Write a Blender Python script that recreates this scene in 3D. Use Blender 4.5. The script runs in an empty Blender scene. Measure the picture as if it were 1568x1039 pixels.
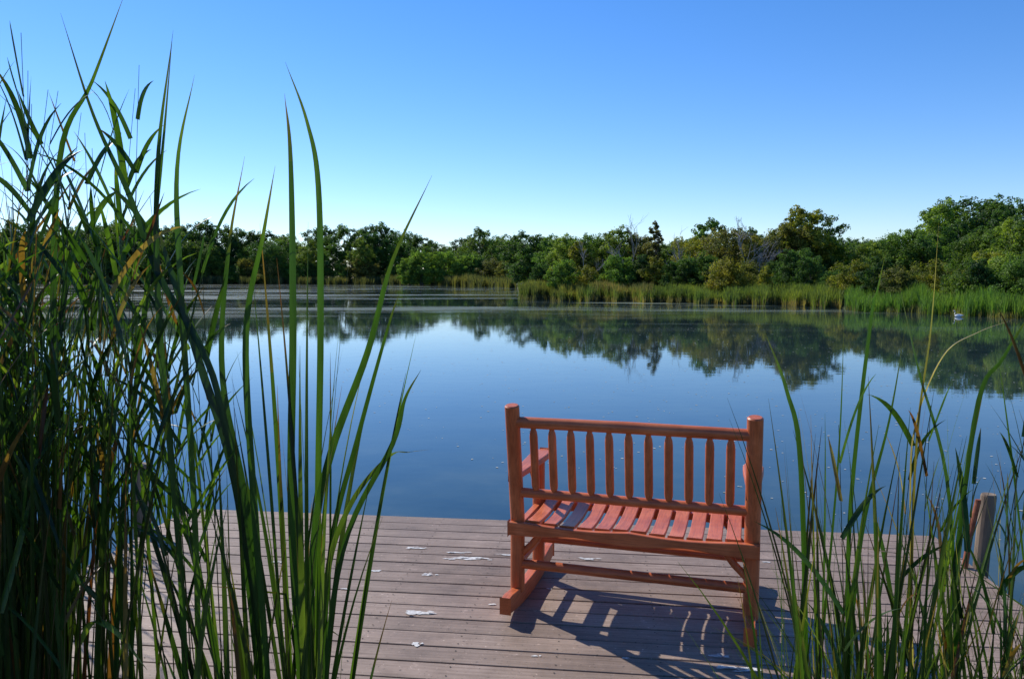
import bpy, math, random
import numpy as np
from mathutils import Vector, Matrix

rng = np.random.default_rng(7)
random.seed(7)
scene = bpy.context.scene
COL = scene.collection
WATER_Z = -0.5

# ------------------------------------------------------------------ helpers
def new_mat(name):
    m = bpy.data.materials.new(name); m.use_nodes = True
    nt = m.node_tree
    for n in list(nt.nodes): nt.nodes.remove(n)
    out = nt.nodes.new('ShaderNodeOutputMaterial')
    return m, nt, out

def N(nt, typ, **kw):
    n = nt.nodes.new(typ)
    for k, v in kw.items():
        if k in n.inputs.keys(): n.inputs[k].default_value = v
        else: setattr(n, k, v)
    return n

def ramp(nt, fac, stops):
    r = nt.nodes.new('ShaderNodeValToRGB')
    els = r.color_ramp.elements
    while len(els) < len(stops): els.new(0.5)
    for e, (p, c) in zip(els, stops):
        e.position = p; e.color = (c[0], c[1], c[2], 1)
    nt.links.new(fac, r.inputs[0])
    return r

def add_obj(name, me, parent=None, mats=(), loc=None):
    for m in mats: me.materials.append(m)
    ob = bpy.data.objects.new(name, me)
    COL.objects.link(ob)
    if parent: ob.parent = parent
    if loc: ob.location = loc
    return ob

def mesh_quads(name, V, F, tint=None, dry=None, mi=None, smooth=False):
    me = bpy.data.meshes.new(name)
    me.from_pydata(np.asarray(V, dtype=float).tolist(), [], np.asarray(F).tolist())
    for nm, arr in (('tint', tint), ('dry', dry)):
        if arr is not None:
            a = me.attributes.new(nm, 'FLOAT', 'FACE')
            a.data.foreach_set('value', np.asarray(arr, dtype=np.float32))
    if mi is not None:
        me.polygons.foreach_set('material_index', np.asarray(mi, dtype=np.int32))
    if smooth:
        me.polygons.foreach_set('use_smooth', np.ones(len(me.polygons), dtype=bool))
    me.update()
    return me

def tube_arrays(pts, radii, n=8, ry=None, up=None):
    pts = np.asarray(pts, float); k = len(pts)
    V = []; F = []
    tang = np.gradient(pts, axis=0)
    for i in range(k):
        d = tang[i] / (np.linalg.norm(tang[i]) + 1e-9)
        ref = np.array(up if up is not None else (0, 0, 1.0), float)
        if abs(d @ ref) > 0.95: ref = np.array([1.0, 0, 0])
        a = np.cross(ref, d); a /= np.linalg.norm(a)
        b = np.cross(d, a)
        r1 = radii[i]; r2 = radii[i] if ry is None else ry[i]
        for j in range(n):
            t = 2 * math.pi * j / n
            V.append(pts[i] + a * math.cos(t) * r1 + b * math.sin(t) * r2)
    for i in range(k - 1):
        for j in range(n):
            F.append((i*n+j, i*n+(j+1) % n, (i+1)*n+(j+1) % n, (i+1)*n+j))
    return V, F

class MB:
    def __init__(s): s.V = []; s.F = []; s.mi = []; s.t = []
    def add(s, V, F, mi=0, t=0.5):
        o = len(s.V); s.V += list(V)
        s.F += [tuple(i + o for i in f) for f in F]
        s.mi += [mi]*len(F); s.t += [t]*len(F)

# ------------------------------------------------------------------ materials
def leaf_material(name, trans=0.42, bump_noise=0.35):
    m, nt, out = new_mat(name)
    info = N(nt, 'ShaderNodeObjectInfo')
    at = N(nt, 'ShaderNodeAttribute', attribute_name='tint')
    tc = N(nt, 'ShaderNodeTexCoord')
    ns = N(nt, 'ShaderNodeTexNoise', Scale=bump_noise, Detail=2.0)
    nt.links.new(tc.outputs['Object'], ns.inputs['Vector'])
    r1 = ramp(nt, at.outputs['Fac'], [(0, (0.42, 0.5, 0.48)), (0.55, (1, 1, 1)), (1, (1.7, 1.5, 1.0))])
    mul = N(nt, 'ShaderNodeMix', data_type='RGBA', blend_type='MULTIPLY'); mul.inputs[0].default_value = 1
    nt.links.new(info.outputs['Color'], mul.inputs[6]); nt.links.new(r1.outputs[0], mul.inputs[7])
    r2 = ramp(nt, ns.outputs['Fac'], [(0.3, (0.75, 0.85, 0.9)), (0.7, (1.25, 1.12, 0.9))])
    mul2 = N(nt, 'ShaderNodeMix', data_type='RGBA', blend_type='MULTIPLY'); mul2.inputs[0].default_value = 1
    nt.links.new(mul.outputs[2], mul2.inputs[6]); nt.links.new(r2.outputs[0], mul2.inputs[7])
    p = N(nt, 'ShaderNodeBsdfPrincipled', Roughness=0.6); p.inputs['Specular IOR Level'].default_value = 0.22
    nt.links.new(mul2.outputs[2], p.inputs['Base Color'])
    tr = N(nt, 'ShaderNodeBsdfTranslucent')
    yel = N(nt, 'ShaderNodeMix', data_type='RGBA', blend_type='MULTIPLY'); yel.inputs[0].default_value = 1
    yel.inputs[7].default_value = (1.6, 1.8, 0.8, 1)
    nt.links.new(mul2.outputs[2], yel.inputs[6]); nt.links.new(yel.outputs[2], tr.inputs['Color'])
    mx = N(nt, 'ShaderNodeMixShader'); mx.inputs[0].default_value = trans
    nt.links.new(p.outputs[0], mx.inputs[1]); nt.links.new(tr.outputs[0], mx.inputs[2])
    nt.links.new(mx.outputs[0], out.inputs[0])
    return m

M_LEAF = leaf_material('foliage_leaves')

def simple_noise_mat(name, c1, c2, scale, rough=0.8, bump=0.2, stretch=(1, 1, 1), detail=5.0, spec=0.3):
    m, nt, out = new_mat(name)
    tc = N(nt, 'ShaderNodeTexCoord'); mp = N(nt, 'ShaderNodeMapping'); mp.inputs['Scale'].default_value = stretch
    nt.links.new(tc.outputs['Object'], mp.inputs[0])
    ns = N(nt, 'ShaderNodeTexNoise', Scale=scale, Detail=detail)
    nt.links.new(mp.outputs[0], ns.inputs['Vector'])
    r = ramp(nt, ns.outputs['Fac'], [(0.3, c1), (0.7, c2)])
    p = N(nt, 'ShaderNodeBsdfPrincipled', Roughness=rough); p.inputs['Specular IOR Level'].default_value = spec
    nt.links.new(r.outputs[0], p.inputs['Base Color'])
    b = N(nt, 'ShaderNodeBump', Strength=bump, Distance=0.01)
    nt.links.new(ns.outputs['Fac'], b.inputs['Height']); nt.links.new(b.outputs[0], p.inputs['Normal'])
    nt.links.new(p.outputs[0], out.inputs[0])
    return m

M_BARK = simple_noise_mat('bark', (0.06, 0.05, 0.04), (0.16, 0.13, 0.10), 6, stretch=(1, 1, 0.3))
M_DEADWOOD = simple_noise_mat('dead_branches', (0.22, 0.20, 0.18), (0.38, 0.35, 0.31), 6)
M_GROUND = simple_noise_mat('ground_soil_grass', (0.045, 0.06, 0.02), (0.11, 0.12, 0.045), 0.6, rough=0.95)
M_POSTWOOD = simple_noise_mat('weathered_post_wood', (0.09, 0.06, 0.04), (0.30, 0.23, 0.16), 14, stretch=(1, 1, 0.15), bump=0.6)
M_RUST = simple_noise_mat('rusty_metal', (0.16, 0.045, 0.02), (0.34, 0.12, 0.06), 30)
M_JOIST = simple_noise_mat('joist_wood', (0.05, 0.04, 0.03), (0.10, 0.08, 0.06), 8)
M_DROP = simple_noise_mat('bird_dropping_white', (0.42, 0.40, 0.37), (0.8, 0.8, 0.77), 60)
M_FEATHER = simple_noise_mat('white_feathers', (0.7, 0.7, 0.68), (0.82, 0.82, 0.8), 12)
M_BEAK = simple_noise_mat('beak_orange', (0.5, 0.2, 0.03), (0.6, 0.25, 0.04), 12)
M_DEBRIS = simple_noise_mat('floating_seed_fluff', (0.25, 0.27, 0.22), (0.55, 0.56, 0.5), 3)

def reed_material():
    m, nt, out = new_mat('reed_blades')
    at = N(nt, 'ShaderNodeAttribute', attribute_name='tint')
    dr = N(nt, 'ShaderNodeAttribute', attribute_name='dry')
    tc = N(nt, 'ShaderNodeTexCoord'); mp = N(nt, 'ShaderNodeMapping'); mp.inputs['Scale'].default_value = (60, 60, 4)
    nt.links.new(tc.outputs['Object'], mp.inputs[0])
    ns = N(nt, 'ShaderNodeTexNoise', Scale=1.0, Detail=3.0); nt.links.new(mp.outputs[0], ns.inputs['Vector'])
    g = ramp(nt, at.outputs['Fac'], [(0, (0.011, 0.028, 0.008)), (0.5, (0.032, 0.074, 0.013)), (0.8, (0.076, 0.135, 0.020)), (1, (0.16, 0.21, 0.04))])
    d = ramp(nt, at.outputs['Fac'], [(0, (0.10, 0.028, 0.012)), (0.55, (0.19, 0.095, 0.034)), (1, (0.40, 0.30, 0.16))])
    mx = N(nt, 'ShaderNodeMix', data_type='RGBA')
    nt.links.new(dr.outputs['Fac'], mx.inputs[0]); nt.links.new(g.outputs[0], mx.inputs[6]); nt.links.new(d.outputs[0], mx.inputs[7])
    vr = ramp(nt, ns.outputs['Fac'], [(0.3, (0.7, 0.7, 0.7)), (0.7, (1.3, 1.22, 1.1))])
    mul = N(nt, 'ShaderNodeMix', data_type='RGBA', blend_type='MULTIPLY'); mul.inputs[0].default_value = 1
    nt.links.new(mx.outputs[2], mul.inputs[6]); nt.links.new(vr.outputs[0], mul.inputs[7])
    p = N(nt, 'ShaderNodeBsdfPrincipled', Roughness=0.38); p.inputs['Specular IOR Level'].default_value = 0.35
    nt.links.new(mul.outputs[2], p.inputs['Base Color'])
    yel = N(nt, 'ShaderNodeMix', data_type='RGBA', blend_type='MULTIPLY'); yel.inputs[0].default_value = 1
    yel.inputs[7].default_value = (1.7, 2.0, 0.6, 1)
    nt.links.new(mul.outputs[2], yel.inputs[6])
    tr = N(nt, 'ShaderNodeBsdfTranslucent'); nt.links.new(yel.outputs[2], tr.inputs['Color'])
    ms = N(nt, 'ShaderNodeMixShader'); ms.inputs[0].default_value = 0.38
    nt.links.new(p.outputs[0], ms.inputs[1]); nt.links.new(tr.outputs[0], ms.inputs[2])
    nt.links.new(ms.outputs[0], out.inputs[0])
    return m
M_REED = reed_material()

def deck_material():
    m, nt, out = new_mat('composite_decking')
    at = N(nt, 'ShaderNodeAttribute', attribute_name='tint')
    tc = N(nt, 'ShaderNodeTexCoord')
    mp = N(nt, 'ShaderNodeMapping'); mp.inputs['Scale'].default_value = (1.2, 45, 20)
    nt.links.new(tc.outputs['Object'], mp.inputs[0])
    grain = N(nt, 'ShaderNodeTexNoise', Scale=1.5, Detail=6.0, Roughness=0.6); nt.links.new(mp.outputs[0], grain.inputs['Vector'])
    blot = N(nt, 'ShaderNodeTexNoise', Scale=1.6, Detail=6.0, Roughness=0.65); nt.links.new(tc.outputs['Object'], blot.inputs['Vector'])
    stain = N(nt, 'ShaderNodeTexNoise', Scale=7.0, Detail=5.0, Roughness=0.7); nt.links.new(tc.outputs['Object'], stain.inputs['Vector'])
    speck = N(nt, 'ShaderNodeTexNoise', Scale=55, Detail=2.0); nt.links.new(tc.outputs['Object'], speck.inputs['Vector'])
    base = ramp(nt, at.outputs['Fac'], [(0, (0.225, 0.164, 0.124)), (1, (0.315, 0.232, 0.178))])
    def mulc(a, facout, stops):
        r = ramp(nt, facout, stops)
        mm = N(nt, 'ShaderNodeMix', data_type='RGBA', blend_type='MULTIPLY'); mm.inputs[0].default_value = 1
        nt.links.new(a, mm.inputs[6]); nt.links.new(r.outputs[0], mm.inputs[7]); return mm.outputs[2]
    c = mulc(base.outputs[0], grain.outputs['Fac'], [(0.3, (0.72, 0.70, 0.68)), (0.7, (1.2, 1.21, 1.23))])
    c = mulc(c, blot.outputs['Fac'], [(0.3, (0.70, 0.70, 0.72)), (0.5, (1, 1, 1)), (0.72, (1.28, 1.30, 1.33))])
    c = mulc(c, stain.outputs['Fac'], [(0.3, (0.82, 0.81, 0.80)), (0.5, (1, 1, 1)), (0.63, (1.05, 1.05, 1.06)), (0.70, (1.4, 1.43, 1.47))])
    c = mulc(c, speck.outputs['Fac'], [(0.25, (0.45, 0.45, 0.45)), (0.37, (1, 1, 1)), (0.67, (1, 1, 1)), (0.75, (1.8, 1.85, 1.9))])
    p = N(nt, 'ShaderNodeBsdfPrincipled', Roughness=0.62); p.inputs['Specular IOR Level'].default_value = 0.3
    nt.links.new(c, p.inputs['Base Color'])
    b = N(nt, 'ShaderNodeBump', Strength=0.5, Distance=0.003)
    nt.links.new(grain.outputs['Fac'], b.inputs['Height']); nt.links.new(b.outputs[0], p.inputs['Normal'])
    nt.links.new(p.outputs[0], out.inputs[0])
    return m
M_DECK = deck_material()

def bench_material(name, stretch):
    m, nt, out = new_mat(name)
    tc = N(nt, 'ShaderNodeTexCoord')
    mp = N(nt, 'ShaderNodeMapping'); mp.inputs['Scale'].default_value = stretch
    nt.links.new(tc.outputs['Object'], mp.inputs[0])
    ns = N(nt, 'ShaderNodeTexNoise', Scale=6, Detail=5.0, Roughness=0.6); nt.links.new(tc.outputs['Object'], ns.inputs['Vector'])
    fine = N(nt, 'ShaderNodeTexNoise', Scale=1.0, Detail=4.0, Roughness=.65); nt.links.new(mp.outputs[0], fine.inputs['Vector'])
    r = ramp(nt, ns.outputs['Fac'], [(0.3, (0.42, 0.086, 0.022)), (0.55, (0.55, 0.132, 0.040)), (0.75, (0.64, 0.180, 0.066))])
    r2 = ramp(nt, fine.outputs['Fac'], [(0.3, (0.68, 0.64, 0.6)), (0.5, (1, 1, 1)), (0.7, (1.15, 1.18, 1.2))])
    mm = N(nt, 'ShaderNodeMix', data_type='RGBA', blend_type='MULTIPLY'); mm.inputs[0].default_value = 1
    nt.links.new(r.outputs[0], mm.inputs[6]); nt.links.new(r2.outputs[0], mm.inputs[7])
    p = N(nt, 'ShaderNodeBsdfPrincipled', Roughness=0.42); p.inputs['Specular IOR Level'].default_value = 0.5
    nt.links.new(mm.outputs[2], p.inputs['Base Color'])
    b = N(nt, 'ShaderNodeBump', Strength=0.35, Distance=0.003)
    nt.links.new(fine.outputs['Fac'], b.inputs['Height']); nt.links.new(b.outputs[0], p.inputs['Normal'])
    nt.links.new(p.outputs[0], out.inputs[0])
    return m
M_BX = bench_material('orange_stained_wood_grain_x', (5, 110, 110))
M_BY = bench_material('orange_stained_wood_grain_y', (110, 5, 110))
M_BZ = bench_material('orange_stained_wood_grain_z', (110, 110, 5))
def bench_mat_for(name):
    if any(k in name for k in ('post', 'leg', 'spindle', 'brace')): return M_BZ
    if any(k in name for k in ('slat', 'arm', 'rocker', 'side')): return M_BY
    return M_BX

def water_material():
    m, nt, out = new_mat('pond_water')
    tc = N(nt, 'ShaderNodeTexCoord')
    n1 = N(nt, 'ShaderNodeTexNoise', Scale=3.2, Detail=4.0, Roughness=0.55)
    n2 = N(nt, 'ShaderNodeTexNoise', Scale=0.7, Detail=2.0)
    mp = N(nt, 'ShaderNodeMapping'); mp.inputs['Scale'].default_value = (0.6, 1.0, 1.0)
    nt.links.new(tc.outputs['Object'], mp.inputs[0])
    nt.links.new(mp.outputs[0], n1.inputs['Vector']); nt.links.new(mp.outputs[0], n2.inputs['Vector'])
    mp2 = N(nt, 'ShaderNodeMapping'); mp2.inputs['Scale'].default_value = (0.014, 0.075, 1)
    nt.links.new(tc.outputs['Object'], mp2.inputs[0])
    n3 = N(nt, 'ShaderNodeTexNoise', Scale=1.0, Detail=5.0, Roughness=0.6); nt.links.new(mp2.outputs[0], n3.inputs['Vector'])
    patch = ramp(nt, n3.outputs['Fac'], [(0.50, (0, 0, 0)), (0.60, (1, 1, 1))])
    sep = N(nt, 'ShaderNodeSeparateXYZ'); nt.links.new(tc.outputs['Object'], sep.inputs[0])
    mr = N(nt, 'ShaderNodeMapRange'); mr.inputs[1].default_value = 30; mr.inputs[2].default_value = 66
    nt.links.new(sep.outputs[1], mr.inputs[0])
    pm = N(nt, 'ShaderNodeMath', operation='MULTIPLY'); nt.links.new(patch.outputs[0], pm.inputs[0]); nt.links.new(mr.outputs[0], pm.inputs[1])
    st = N(nt, 'ShaderNodeMath', operation='MULTIPLY_ADD'); st.inputs[1].default_value = 0.8; st.inputs[2].default_value = 0.08
    nt.links.new(pm.outputs[0], st.inputs[0])
    add = N(nt, 'ShaderNodeMath', operation='ADD'); nt.links.new(n1.outputs['Fac'], add.inputs[0]); nt.links.new(n2.outputs['Fac'], add.inputs[1])
    b = N(nt, 'ShaderNodeBump', Distance=0.012)
    nt.links.new(st.outputs[0], b.inputs['Strength']); nt.links.new(add.outputs[0], b.inputs['Height'])
    n4 = N(nt, 'ShaderNodeTexNoise', Scale=0.8, Detail=6.0, Roughness=0.65); nt.links.new(tc.outputs['Object'], n4.inputs['Vector'])
    deep = ramp(nt, n4.outputs['Fac'], [(0.35, (0.016, 0.034, 0.042)), (0.7, (0.034, 0.055, 0.052))])
    shal = ramp(nt, n4.outputs['Fac'], [(0.35, (0.022, 0.046, 0.046)), (0.5, (0.038, 0.066, 0.056)), (0.7, (0.075, 0.10, 0.072))])
    near = N(nt, 'ShaderNodeMapRange'); near.inputs[1].default_value = 5.0; near.inputs[2].default_value = 12.0; near.inputs[3].default_value = 1; near.inputs[4].default_value = 0
    nt.links.new(sep.outputs[1], near.inputs[0])
    cm = N(nt, 'ShaderNodeMix', data_type='RGBA'); nt.links.new(near.outputs[0], cm.inputs[0]); nt.links.new(deep.outputs[0], cm.inputs[6]); nt.links.new(shal.outputs[0], cm.inputs[7])
    p = N(nt, 'ShaderNodeBsdfPrincipled', Roughness=0.012, IOR=1.42)
    nt.links.new(cm.outputs[2], p.inputs['Base Color']); nt.links.new(b.outputs[0], p.inputs['Normal'])
    mp5 = N(nt, 'ShaderNodeMapping'); mp5.inputs['Scale'].default_value = (0.03, 0.16, 1); mp5.inputs['Location'].default_value = (3, 7, 0)
    nt.links.new(tc.outputs['Object'], mp5.inputs[0])
    n5 = N(nt, 'ShaderNodeTexNoise', Scale=1.0, Detail=9.0, Roughness=0.7); nt.links.new(mp5.outputs[0], n5.inputs['Vector'])
    weed = ramp(nt, n5.outputs['Fac'], [(0.515, (0, 0, 0)), (0.60, (1, 1, 1))])
    wm = N(nt, 'ShaderNodeMath', operation='MULTIPLY'); nt.links.new(weed.outputs[0], wm.inputs[0]); nt.links.new(mr.outputs[0], wm.inputs[1])
    wm2 = N(nt, 'ShaderNodeMath', operation='MULTIPLY'); wm2.inputs[1].default_value = 0.7; nt.links.new(wm.outputs[0], wm2.inputs[0])
    wd = N(nt, 'ShaderNodeBsdfPrincipled', Roughness=0.5); wd.inputs['Base Color'].default_value = (0.19, 0.215, 0.12, 1)
    ms = N(nt, 'ShaderNodeMixShader'); nt.links.new(wm2.outputs[0], ms.inputs[0])
    nt.links.new(p.outputs[0], ms.inputs[1]); nt.links.new(wd.outputs[0], ms.inputs[2])
    nt.links.new(ms.outputs[0], out.inputs[0])
    return m
M_WATER = water_material()

# ------------------------------------------------------------------ terrain and water
SH = [(-180, .2), (-125, .3), (-105, 5), (-80, 40), (-60, 130), (-34, 255), (-8.7, 255), (-0.3, 176), (0.35, 170), (0.6, 79), (10.2, 70), (19.1, 63),
      (22.4, 58), (23.2, 53), (27.2, 49), (33.2, 42), (45, 32), (70, 14), (95, 6), (115, .3), (180, .2)]
SAZ = np.array([a for a, _ in SH]); SD = np.array([d / math.cos(math.radians(a)) if abs(a) < 50 else d*1.5 for a, d in SH])
def shore(az):
    return np.interp(az, SAZ, SD) * (1 + 0.012*np.sin(az*3.1) + 0.006*np.sin(az*9.7+1))
def ground_h(az, r):
    D = shore(az)
    s = np.minimum(r - 1.3, D - r)
    z = np.where(s > 0, WATER_Z - np.minimum(s*0.25, 1.6), WATER_Z + np.minimum(-s*0.10, 0.6) + 0.04)
    return z
def gpt(azd, depth):
    return depth*math.tan(math.radians(azd)), depth

az = np.concatenate([np.arange(-180, -40, 4.0), np.arange(-40, 40, 0.25), np.arange(40, 180, 4.0)])
rr = 0.4 * (3500/0.4) ** (np.linspace(0, 1, 190))
A, R = np.meshgrid(az, rr, indexing='ij')
Z = ground_h(A, R)
X = R*np.sin(np.radians(A)); Y = R*np.cos(np.radians(A))
Z = Z + np.where(Z > WATER_Z, 0.05*np.sin(X*0.7)*np.cos(Y*0.9), 0)
na, nr = A.shape
V = np.stack([X, Y, Z], -1).reshape(-1, 3)
I = np.arange(na*nr).reshape(na, nr)
I2 = np.roll(I, -1, axis=0)
F = np.stack([I[:, :-1], I2[:, :-1], I2[:, 1:], I[:, 1:]], -1).reshape(-1, 4)[:, ::-1]
Vc = np.vstack([V, [0, 0, WATER_Z+0.1]]); ci = len(Vc)-1
me = bpy.data.meshes.new('ground')
faces = F.tolist() + [(ci, int(I2[i, 0]), int(I[i, 0])) for i in range(na)]
me.from_pydata(Vc.tolist(), [], faces); me.update()
add_obj('ground', me, mats=[M_GROUND])

me = bpy.data.meshes.new('pond_water')
S = 900
me.from_pydata([(-S, -S, WATER_Z), (S, -S, WATER_Z), (S, S, WATER_Z), (-S, S, WATER_Z)], [], [(0, 1, 2, 3)])
add_obj('pond_water', me, mats=[M_WATER])

# ------------------------------------------------------------------ trees
def rand_dirs(n):
    v = rng.normal(size=(n, 3)); return v / np.linalg.norm(v, axis=1)[:, None]

def leaf_quads(C, size, out_dir, droop=0.0):
    n = len(C)
    nn = 0.75*out_dir + np.array([0, 0, 0.35]) + 0.75*rand_dirs(n)
    nn /= np.linalg.norm(nn, axis=1)[:, None]
    a = np.cross(nn, rand_dirs(n)); a[:, 2] -= droop
    a /= (np.linalg.norm(a, axis=1)[:, None] + 1e-9)
    b = np.cross(a, nn); b /= (np.linalg.norm(b, axis=1)[:, None] + 1e-9)
    s = size * rng.uniform(0.6, 1.35, n)[:, None]
    V = np.stack([C - a*s*0.5, C + b*s*0.36, C + a*s*0.5, C - b*s*0.36], 1).reshape(-1, 3)
    F = np.arange(4*n).reshape(n, 4)
    return V, F

def make_tree(name, H=10, W=7, base=0.2, lobes=12, nleaf=9000, leaf=0.24, shape='round', trunk_r=0.16, droop=0.1, multi=1):
    mb = MB()
    cz0 = H*base; cz1 = H
    LC = []; LR = []
    for i in range(lobes):
        u = (i + rng.uniform(0, 1)) / lobes
        z = cz0 + (cz1-cz0)*u*0.9 + 0.05*H*0.5
        if shape == 'round': prof = math.sqrt(max(0.05, 1-(2*u-0.85)**2/1.5))
        elif shape == 'cone': prof = max(0.1, (1-u)**0.8)
        elif shape == 'oval': prof = math.sqrt(max(0.05, 1-(2*u-1)**2))
        else: prof = math.sqrt(max(0.1, 1-u**1.6))
        an = i*2.4 + rng.uniform(-.5, .5)
        rad = W*0.5*prof*rng.uniform(0.3, 0.8)
        lr = W*(0.185 if shape != 'cone' else 0.13)*rng.uniform(0.7, 1.3)*(0.6+0.5*prof)
        LC.append((math.cos(an)*rad, math.sin(an)*rad, min(z, H-lr*0.85))); LR.append(lr)
    for k in range(multi):
        x0 = rng.uniform(-.3, .3)*(multi-1); lean = rng.uniform(-.06, .06, 2)*H*(1 if multi == 1 else 2.0)
        pts = []
        for i in range(7):
            s = i/6
            pts.append((x0+lean[0]*s + rng.normal()*0.012*H*s, lean[1]*s + rng.normal()*0.012*H*s, -0.3 + s*H*0.82))
        Vv, Ff = tube_arrays(pts, [trunk_r*(1-0.88*i/6) for i in range(7)], 7)
        mb.add(Vv, Ff, 1)
    tp = np.array(pts)
    for c, lr in zip(LC, LR):
        s = max(0.12, (c[2]/H-0.15)*0.8)
        j = min(5.99, s*6/0.86); a0 = tp[int(j)]*(1-j % 1) + tp[int(j)+1]*(j % 1) if int(j) < 6 else tp[6]
        mid = (a0+np.array(c))/2 + np.array([0, 0, -0.03*H]) + rng.normal(size=3)*0.02*H
        Vv, Ff = tube_arrays([a0, mid, c], [trunk_r*0.4*(1-s*0.5), trunk_r*0.25, trunk_r*0.08], 5)
        mb.add(Vv, Ff, 1)
    tot = sum(r*r for r in LR)
    Cs = []; Ts = []; Os = []
    for c, lr in zip(LC, LR):
        nl = int(nleaf*lr*lr/tot); ns = rng.integers(14, 22)
        sd = rand_dirs(ns); sd[:, 2] = sd[:, 2]*0.8+0.12
        sc = np.array(c) + sd*lr*rng.uniform(0.4, 1.02, (ns, 1))
        sr = lr*rng.uniform(0.20, 0.44, ns)
        stint = rng.uniform(0.0, 1.0, ns)
        k = rng.integers(0, ns, nl)
        dd = rand_dirs(nl)
        P = sc[k] + dd*(sr[k]*rng.uniform(0.25, 1.0, nl)**0.5)[:, None]*np.array([1, 1, 0.8])
        st = rng.random(nl) < 0.06
        P[st] += rand_dirs(st.sum())*lr*0.26
        lobe_out = P - np.array(c); lobe_out /= np.linalg.norm(lobe_out, axis=1)[:, None]+1e-9
        Cs.append(P); Ts.append(np.clip(stint[k]*0.7 + rng.uniform(0, 0.4, nl), 0, 1)); Os.append(dd*0.5+lobe_out*0.7)
    C = np.vstack(Cs); T = np.concatenate(Ts); O = np.vstack(Os)
    ok = C[:, 2] > 0.02*H
    C, T, O = C[ok], T[ok], O[ok]
    LV, LF = leaf_quads(C, leaf, O, droop)
    nv = len(mb.V)
    V = np.vstack([np.array(mb.V), LV]); F = np.vstack([np.array(mb.F), LF+nv])
    tint = np.concatenate([np.full(len(mb.F), .5), T]); mi = np.concatenate([np.array(mb.mi), np.zeros(len(LF), int)])
    me = mesh_quads(name, V, F, tint=tint, mi=mi)
    me.materials.append(M_LEAF); me.materials.append(M_BARK)
    return me

T_ROUND = make_tree('tree_round', 10, 8.5, 0.10, 18, 23000, 0.23, 'round')
T_ROUND2 = make_tree('tree_broad', 10, 9.5, 0.08, 22, 25000, 0.23, 'round')
T_OVAL = make_tree('tree_oval', 10, 6.4, 0.10, 17, 19000, 0.21, 'oval')
T_IRR = make_tree('tree_irregular', 10, 8.0, 0.15, 15, 17000, 0.22, 'oval', multi=2)
T_CONE = make_tree('tree_conical', 10, 5.0, 0.08, 22, 13000, 0.20, 'cone', droop=0.3)
T_SHRUB = make_tree('shrub_wide', 5, 7.5, 0.05, 15, 16000, 0.17, 'dome', trunk_r=0.07, multi=3)
T_SHRUB2 = make_tree('shrub_tall', 6, 5.5, 0.05, 13, 14000, 0.17, 'dome', trunk_r=0.07, multi=3)
T_WILLOW = make_tree('willow', 8, 8, 0.05, 16, 20000, 0.24, 'round', droop=0.9, multi=2)
MESH_H = {T_ROUND: 10, T_ROUND2: 10, T_OVAL: 10, T_IRR: 10, T_CONE: 10, T_SHRUB: 5, T_SHRUB2: 6, T_WILLOW: 8}

G_MID = (0.100, 0.168, 0.036); G_DARK = (0.056, 0.110, 0.030); G_YEL = (0.205, 0.205, 0.034); G_LITE = (0.145, 0.215, 0.044); G_OLIVE = (0.145, 0.145, 0.042)
def place(me, azd, depth, H, color, name, parent=None, wide=1.0):
    x, y = gpt(azd, depth)
    ob = bpy.data.objects.new(name, me); COL.objects.link(ob)
    if parent: ob.parent = parent
    s = H / MESH_H[me]
    r = math.hypot(x, y)
    z = float(ground_h(np.array(azd), np.array(r)))
    ob.location = (x, y, max(z, WATER_Z)-0.05)
    ob.rotation_euler = (0, 0, rng.uniform(0, 6.28))
    w = s*wide*rng.uniform(0.92, 1.1)
    ob.scale = (w, w, s)
    j = rng.uniform(0.85, 1.15)
    ob.color = (color[0]*j*rng.uniform(.92, 1.1), color[1]*j, color[2]*j, 1)
    return ob

def az_of(u): return math.degrees(math.atan(u))
treeline = bpy.data.objects.new('distant_treeline', None); COL.objects.link(treeline)
prof_u = np.array([-0.95, -.66, -.60, -.53, -.47, -.40, -.36, -.32, -.27, -.23, -.19, -.15, -.11, -.08, -.05, -.01, .02, .06, .12])
prof_h = np.array([20, 20, 22, 21, 22, 21, 20.5, 18.5, 15, 20.5, 21, 19.5, 16, 14, 19, 19, 14, 15, 15])
def far_h(u): return float(np.interp(u, prof_u, prof_h))
kinds = [T_ROUND, T_ROUND2, T_OVAL, T_IRR, T_ROUND2]
u = -1.0
while u < 0.16:
    place(kinds[rng.integers(5)], az_of(u), 285+rng.uniform(-8, 10), far_h(u)*rng.uniform(0.9, 1.07), [G_DARK, G_MID, G_DARK, G_DARK][rng.integers(4)], 'tree', treeline)
    u += rng.uniform(0.016, 0.027)
u = -1.0
while u < 0.16:
    place(kinds[rng.integers(5)], az_of(u), 272+rng.uniform(-5, 5) if u < -.13 else 235, far_h(u)*rng.uniform(0.62, 0.92)*(1 if u < -.13 else .82), [G_MID, G_MID, G_DARK, G_LITE, G_DARK][rng.integers(5)], 'tree', treeline)
    u += rng.uniform(0.022, 0.036)
u = -1.0
while u < 0.03:
    d = (266 if u < -.13 else float(np.interp(u, [-.13, .03], [262, 195])))
    place([T_SHRUB, T_SHRUB2, T_WILLOW][rng.integers(3)], az_of(u), d+rng.uniform(-2, 4), rng.uniform(4.5, 8.5), [G_MID, G_LITE, G_OLIVE, G_DARK][rng.integers(4)], 'shrub', treeline, wide=1.2)
    u += rng.uniform(0.014, 0.026)
for u, h in ((-.115, 9.5), (-.085, 9), (-.055, 8), (-.13, 8)):
    place(T_WILLOW, az_of(u), 222, h, G_LITE, 'shrub', treeline)
bd = bpy.data.objects.new('distant_treeline', None); COL.objects.link(bd)
u = 0.02
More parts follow.
